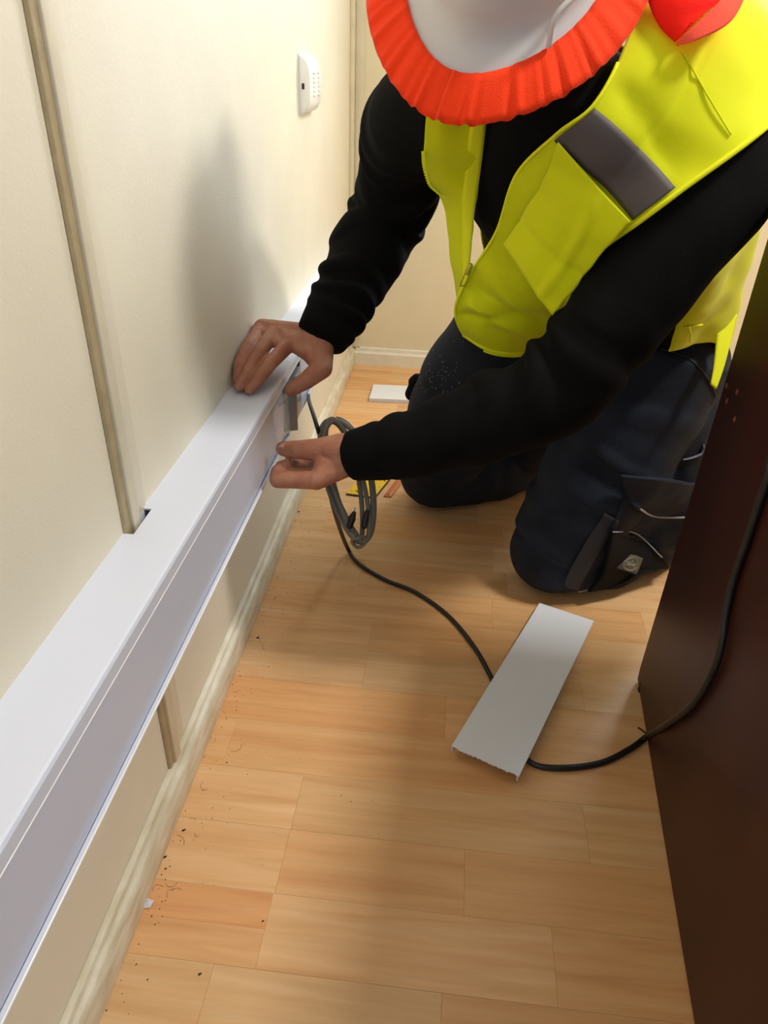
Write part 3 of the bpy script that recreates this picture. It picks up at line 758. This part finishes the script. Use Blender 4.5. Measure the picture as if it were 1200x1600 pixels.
# side tie, its zip pull and a second armhole seam
sd = patch(G_([[(1122,470,1.12),(1138,480,1.12),(1152,492,1.12)],[(1120,520,1.12),(1132,525,1.12),(1142,532,1.12)],[(1115,570,1.12),(1123,573,1.12),(1130,576,1.12)],[(1110,600,1.12),(1114,604,1.12),(1119,608,1.12)]]), 24, 6)
BKB = bvh_of(bk)
zg = laid([[(1040,512),(1062,508),(1095,504)],[(1040,516),(1062,512),(1095,508)]], 1.2, 4, 20, BKB, .003)
mesh('pocket_zip', *tube([zg[1, j] for j in range(20)], .0016, 20, 6, resample=False), M['vestlight'], vest, True)
zg = laid([[(1074,506),(1075,516),(1073,530)],[(1076,506),(1077,516),(1075,530)]], 1.2, 4, 8, BKB, .006)
mesh('pocket_zip_pull', *tube([zg[1, j] for j in range(8)], .0020, 8, 6, resample=False), M['vestlight'], vest, True)
sheet('side_tie', sd, .0022, M['vestlight'], vest, wr=.001)
# --- hard hat
hv, hf_ = [], []
NA = 72
def rimr(a):                              # a=0 front; rim outline
    c, s = math.cos(a), math.sin(a)
    fr = .150 if c > 0 else .132
    fr += .012*max(c, 0)**6
    return fr*c, .120*s
prof_h = [(1.0,-.004),(1.0,-.001),(.985,.002),(.95,.006),(.90,.012),(.865,.022),(.845,.040),(.80,.065),(.72,.090),(.60,.110),(.45,.124),(.28,.132),(.12,.136),(.03,.137)]
for s_, h_ in prof_h:
    for k in range(NA):
        a = 2*math.pi*k/NA; f, l = rimr(a)
        s2 = s_
        if s_ < .88: s2 = s_*(1-.17*max(math.cos(a), 0)**.7)
        elif s_ < .92: s2 = s_*(1-.10*max(math.cos(a), 0)**.7)
        hh = h_
        if s_ < .88:                      # raised centre ridge and side ribs
            hh += .006*math.exp(-(l*s_/.022)**2)*min(1, s_/.35)*(1-s_*.6)
        hv.append(hp(f*s2, l*s2, hh))
nr_ = len(prof_h)
hf_ = [(i*NA+k, i*NA+(k+1)%NA, (i+1)*NA+(k+1)%NA, (i+1)*NA+k) for i in range(nr_-1) for k in range(NA)]
hf_.append(tuple((nr_-1)*NA+k for k in range(NA)))
hat = mesh('hard_hat', hv, hf_, M['hat'], PR, True); hat['label'] = 'white hard hat with frilled orange sun shade'
s = hat.modifiers.new('t', 'SOLIDIFY'); s.thickness = .003; s.offset = -1
# accessory slot rib at the wearer's left of the shell
def hat_pt(a, s_, h_): 
    f, l = rimr(a); return hp(f*s_, l*s_, h_)
rib = [hat_pt(math.radians(48), .93, .014), hat_pt(math.radians(52), .86, .040), hat_pt(math.radians(70), .855, .046), hat_pt(math.radians(92), .855, .048)]
mesh('slot_rib', *tube(rib, .0032, 24, 8), M['hat'], hat, True)
# frilled sun shade
sv = np.zeros((288, 7, 3))
for k in range(288):
    a = 2*math.pi*k/287
    f, l = rimr(a)
    pl = .55*math.sin(a*57+1.5*math.sin(a*5))+.45*math.sin(a*33+1)+.35*math.sin(a*83+2*math.sin(a*7))
    for j in range(7):
        u = j/6
        ex = -.012+.046*u
        h = .010+.002*math.sin(u*math.pi)-.020*u+pl*.0024*(.25+1.0*u)
        n = math.hypot(f/.15, l/.12)
        d = Vector((f, l)).normalized()
        sv[k, j] = hp(f+d.x*ex, l+d.y*ex, h)
sheet('sun_shade', sv, .0015, M['orange'], hat)
# neck flap of the shade
nf = patch(G_([[(1000,-60,.80),(1060,-60,.77),(1130,-60,.76),(1200,-70,.77)],
               [(1012,0,.785),(1060,-5,.762),(1110,-10,.752),(1165,-5,.755)],
               [(1030,40,.780),(1055,35,.765),(1085,25,.757),(1120,5,.752)],
               [(1055,66,.778),(1060,60,.768),(1070,48,.760),(1080,36,.756)]]), 24, 24)
sheet('neck_flap', nf, .002, M['red'], hat, wr=.001)
nb = patch(G_([[(1055,70,.772),(1072,52,.758),(1120,6,.748),(1150,-40,.752)],
               [(1058,71,.770),(1090,62,.756),(1145,30,.748),(1178,-40,.750)]]), 8, 30)
sheet('neck_flap_border', nb, .002, M['coral'], hat)

# ------------------------------------------------------------------ cables
r0 = .0042
p = [on(484,600,0,-.285), on(482,622,0,-.262), at(492,655,1.16), at(502,690,1.165), at(512,735,1.17), at(520,790,1.20), on(541,852,2,.03), on(560,880,2,.006), on(600,905,2,r0), on(650,926,2,r0), on(700,962,2,r0), on(740,1010,2,r0), on(768,1060,2,r0), on(790,1110,2,r0), on(806,1160,2,r0), on(832,1193,2,r0), on(880,1200,2,r0), on(940,1192,2,r0), on(985,1170,2,.008), on(1012,1150,2,.016)]
for px, py in ((1045,1130),(1085,1098),(1115,1048),(1128,1005),(1134,960),(1145,910),(1165,850),(1185,790),(1202,740),(1215,690)):
    q = on(px, py, 0, .35); q.x = deskx(q.y)-.006; q = on(px, py, 0, q.x); q.x = min(q.x, deskx(q.y)-.0052); p.append(q)
q = p[-1]; p += [V(deskx(q.y)-.008, q.y-.02, DH-.01), V(deskx(q.y)+.03, q.y-.03, DH+.006), V(deskx(q.y)+.12, q.y-.06, DH+.0048), V(deskx(q.y)+.30, q.y-.05, DH+.0048), V(.80, q.y-.12, DH+.0048), V(.99, q.y-.10, DH+.003), V(1.02, q.y-.10, DH-.12)]
cb = mesh('power_cable', *tube(p, [.0036]*6+[.0042]*10+[.0048]*(len(p)-16), 420, 10), M['cable'], None, True)
tag(cb, 'black cable running from trunking across the floor and up the desk', 'cable')
tl = mesh('cable_tail', *tube([on(1014,1150,2,.016), on(1006,1143,2,.016), on(997,1137,2,.017)], .0016, 8, 8), M['cable'], cb, True)
# grey cable coil hanging from the left hand
cc = at(543,752,1.150)
path = []
for k in range(0, 4*28+10):
    a = 2*math.pi*k/28; turn = k/28
    ax = (at(566,850,1.155)-at(520,655,1.145))*.5
    wv = RX*(.029+.0085*math.sin(turn*2.1+1))
    o_ = RF*(.006*math.sin(turn*1.9))+RX*(.0055*math.cos(turn*2.3))
    path.append(cc+ax*(-math.cos(a))*(1-.04*abs(math.sin(turn*1.7)))+wv*math.sin(a)*(.75+.35*(-math.cos(a)*-.5+.5))+o_)
coil = mesh('cable_coil', *tube(path, .0038, 340, 10), M['cablegrey'], None, True)
tag(coil, 'loops of grey cable hanging below the left hand', 'cable')
wrp = [at(548,832,1.138), at(556,842,1.136), at(566,838,1.138), at(572,846,1.150), at(560,856,1.155), at(550,846,1.150), at(556,836,1.138)]
mesh('binding_turn', *tube(wrp, .003, 40, 8), M['cablegrey'], coil, True)
pl_ = at(550,812,1.135)
bev(mesh('plug', *chain([at(546,822,1.138), at(550,810,1.136), at(553,802,1.135)], [.0052,.0062,.0035]), M['dark'], coil, True), .0003)
mesh('plug_pin', *tube([at(553,802,1.135), at(555,793,1.134)], .0009, 4, 8), M['steel'], coil, True)
mesh('inline_switch', *chain([at(569,822,1.142), at(571,812,1.142), at(574,800,1.142)], [.0050,.0055,.0042]), M['dark'], coil, True)

# ------------------------------------------------------------------ things on the floor
def offcut(name, a, b, c, d, lip, label, rag=False, group=None):
    """U-shaped trunking cover offcut; a-b near short edge, c-d far short edge (top face corners)"""
    r = empty(name, ((a.x+d.x)/2, (a.y+d.y)/2, 0)); tag(r, label, 'plastic strip')
    n = (b-a).cross(c-a).normalized()
    if n.z < 0: n = -n
    t = .0022
    NS = 30
    vs, fs = [], []
    near = [a.lerp(b, i/NS)+((a-c).normalized()*(rng.uniform(-.0022, .0012) if rag else 0)) for i in range(NS+1)]
    far = [c.lerp(d, i/NS) for i in range(NS+1)]
    for q in near: vs.append(q)
    for q in far: vs.append(q)
    for q in near: vs.append(q-n*t)
    for q in far: vs.append(q-n*t)
    m_ = NS+1
    for i in range(NS):
        fs += [(i,i+1,m_+i+1,m_+i),(2*m_+i,3*m_+i,3*m_+i+1,2*m_+i+1),(i,2*m_+i,2*m_+i+1,i+1),(m_+i,m_+i+1,3*m_+i+1,3*m_+i)]
    fs += [(0,m_,3*m_,2*m_),(NS,2*m_+NS,3*m_+NS,m_+NS)]
    mesh('face', vs, fs, M['offcut'], r)
    w_ = (b-a).normalized()
    for e0, e1, s_ in ((a, c, 1), (b, d, -1)):
        q = [e0+w_*.001*s_, e1+w_*.001*s_, e1+w_*.003*s_, e0+w_*.003*s_]
        mesh('lip', [x-n*t*.5 for x in q]+[x-n*lip for x in q], [(0,1,2,3),(7,6,5,4),(0,4,5,1),(1,5,6,2),(2,6,7,3),(3,7,4,0)], M['pvc2'], r)
    return r
offcut('trunking_offcut', on(705,1166,2,.026), on(811,1213,2,.026), on(843,942,2,.016), on(928,970,2,.016), .011, 'white plastic trunking offcut with ragged sawn end lying on the black cable', True)
A = on(577,622,2,.012); B = on(577,600,2,.012)
offcut('trunking_offcut', V(A.x,A.y,.012), V(A.x,B.y,.012), V(A.x+.30,A.y+.02,.012), V(A.x+.30,B.y+.02,.012), .011, 'short white plastic strip on the floor beyond the far knee')
# yellow perforated rule
a = on(541,772,2,.001); b = on(585,778,2,.001); dv = V(.045,.16,0)
ru = empty('yellow_rule', (a.x, a.y, 0)); tag(ru, 'yellow perforated plastic ruler on the floor behind the cable coil', 'ruler')
def quadslab(name, q, z0, z1, m_, par):
    return mesh(name, [(p.x,p.y,z0) for p in q]+[(p.x,p.y,z1) for p in q], [(0,1,2,3),(7,6,5,4),(0,4,5,1),(1,5,6,2),(2,6,7,3),(3,7,4,0)], m_, par)
quadslab('blade', [a, b, b+dv, a+dv], .0005, .0035, M['yellow'], ru)
quadslab('dark_edge', [b, b+V(.003,0,0), b+dv+V(.003,0,0), b+dv], .0005, .0036, M['dark'], ru)
quadslab('dark_edge', [a-V(0,.003,0), b-V(0,.003,0), b, a], .0005, .0036, M['dark'], ru)
for i in range(6):
    for j in range(5):
        c = a+(b-a)*((i+.6)/6.2)+dv*((j+.5)/5)
        if i in (2, 3) and j == 0: continue
        mesh('hole_mark', *cone((c.x,c.y,.0036), .0022, (c.x,c.y,.0039), .002, 8, 1), M['dark'] if (i+j) % 2 else M['seal'], ru)
c = a+(b-a)*.5+dv*.08
mesh('centre_hole', *tube([c+V(.012*math.cos(t), .012*math.sin(t), .0036) for t in np.linspace(0, math.pi, 12)], .0014, 20, 6), M['dark'], ru, True)
# small orange-brown flat tool
a = on(599,776,2,.001); b = on(611,777,2,.001); dv = V(.035,.13,0)
to = empty('flat_tool', (a.x, a.y, 0)); tag(to, 'narrow orange-brown metal blade on the floor beside the knee', 'tool')
bev(quadslab('blade', [a, b, b+dv, a+dv], .0005, .003, M['copper'], to), .0008)
c = (a+b)/2+dv*.06; mesh('hole', *cone((c.x,c.y,.003), .0022, (c.x,c.y,.0034), .002, 10, 1), M['dark'], to)
# white plastic scrap by the baseboard
p = on(229,1414,2,.0)
tag(mesh('plastic_scrap', [(p.x-.007,p.y-.006,.001),(p.x+.006,p.y-.004,.002),(p.x+.008,p.y+.005,.003),(p.x+.002,p.y+.002,.006),(p.x-.004,p.y+.008,.002),(p.x,p.y,.0005)],
     [(0,1,3),(1,2,3),(2,4,3),(4,0,3),(0,5,1),(1,5,2),(2,5,4),(4,5,0)], M['scrap']), 'small crumpled white plastic scrap beside the baseboard', 'scrap')
# dust and grit
sp, gr = [], []
for _ in range(260):
    x = rng.uniform(-.28, .36); y = rng.choice([rng.gauss(1.12, .12), rng.gauss(.95, .2), rng.uniform(.4, 1.4)]); r = rng.uniform(.0004, .0011)
    sp.append(cone((x,y,.0002), r, (x+rng.uniform(-.001,.001),y,.0004), r*.8, 5, 1))
for _ in range(150):
    x = WX+.020+abs(rng.gauss(0, .025)); y = rng.uniform(.3, 1.5); r = rng.uniform(.0003, .0008)
    gr.append(cone((x,y,.0002), r, (x+rng.uniform(-.001,.001),y+rng.uniform(-.001,.001),.0004), r*.8, 5, 1))
for px, py, r in ((286,1298,.0028),(256,1340,.003),(311,1523,.0024),(533,1243,.001),(548,1253,.001),(354,1192,.0015),(410,1440,.0018),(402,997,.003),(258,1358,.0018),(466,800,.003)):
    q = on(px, py, 2, 0); gr.append(cone(q+V(0,0,.0005), r*.5, q+V(r*.8,r*.5,.0008), r*.35, 7, 2))
for _ in range(12):                       # fluff and hairs swept against the baseboard
    x = WX+.022+abs(rng.gauss(0, .03)); y = rng.uniform(.35, 1.1); a_ = rng.uniform(0, 6.28); L = rng.uniform(.008, .03); c_ = rng.uniform(-2, 2)
    pts = []
    for i in range(4): pts.append((x, y, .0006)); x = max(WX+.021, x+L/3*math.cos(a_)); y += L/3*math.sin(a_); a_ += c_*.5
    gr.append(tube(pts, .00018, 8, 4))
tag(mesh('dust_specks', *merge(sp), M['dust']), 'pale plaster dust scattered over the laminate floor', 'dust', kind='stuff')
tag(mesh('dirt_specks', *merge(gr), M['grit']), 'dark grit along the baseboard on the floor', 'dirt', kind='stuff')
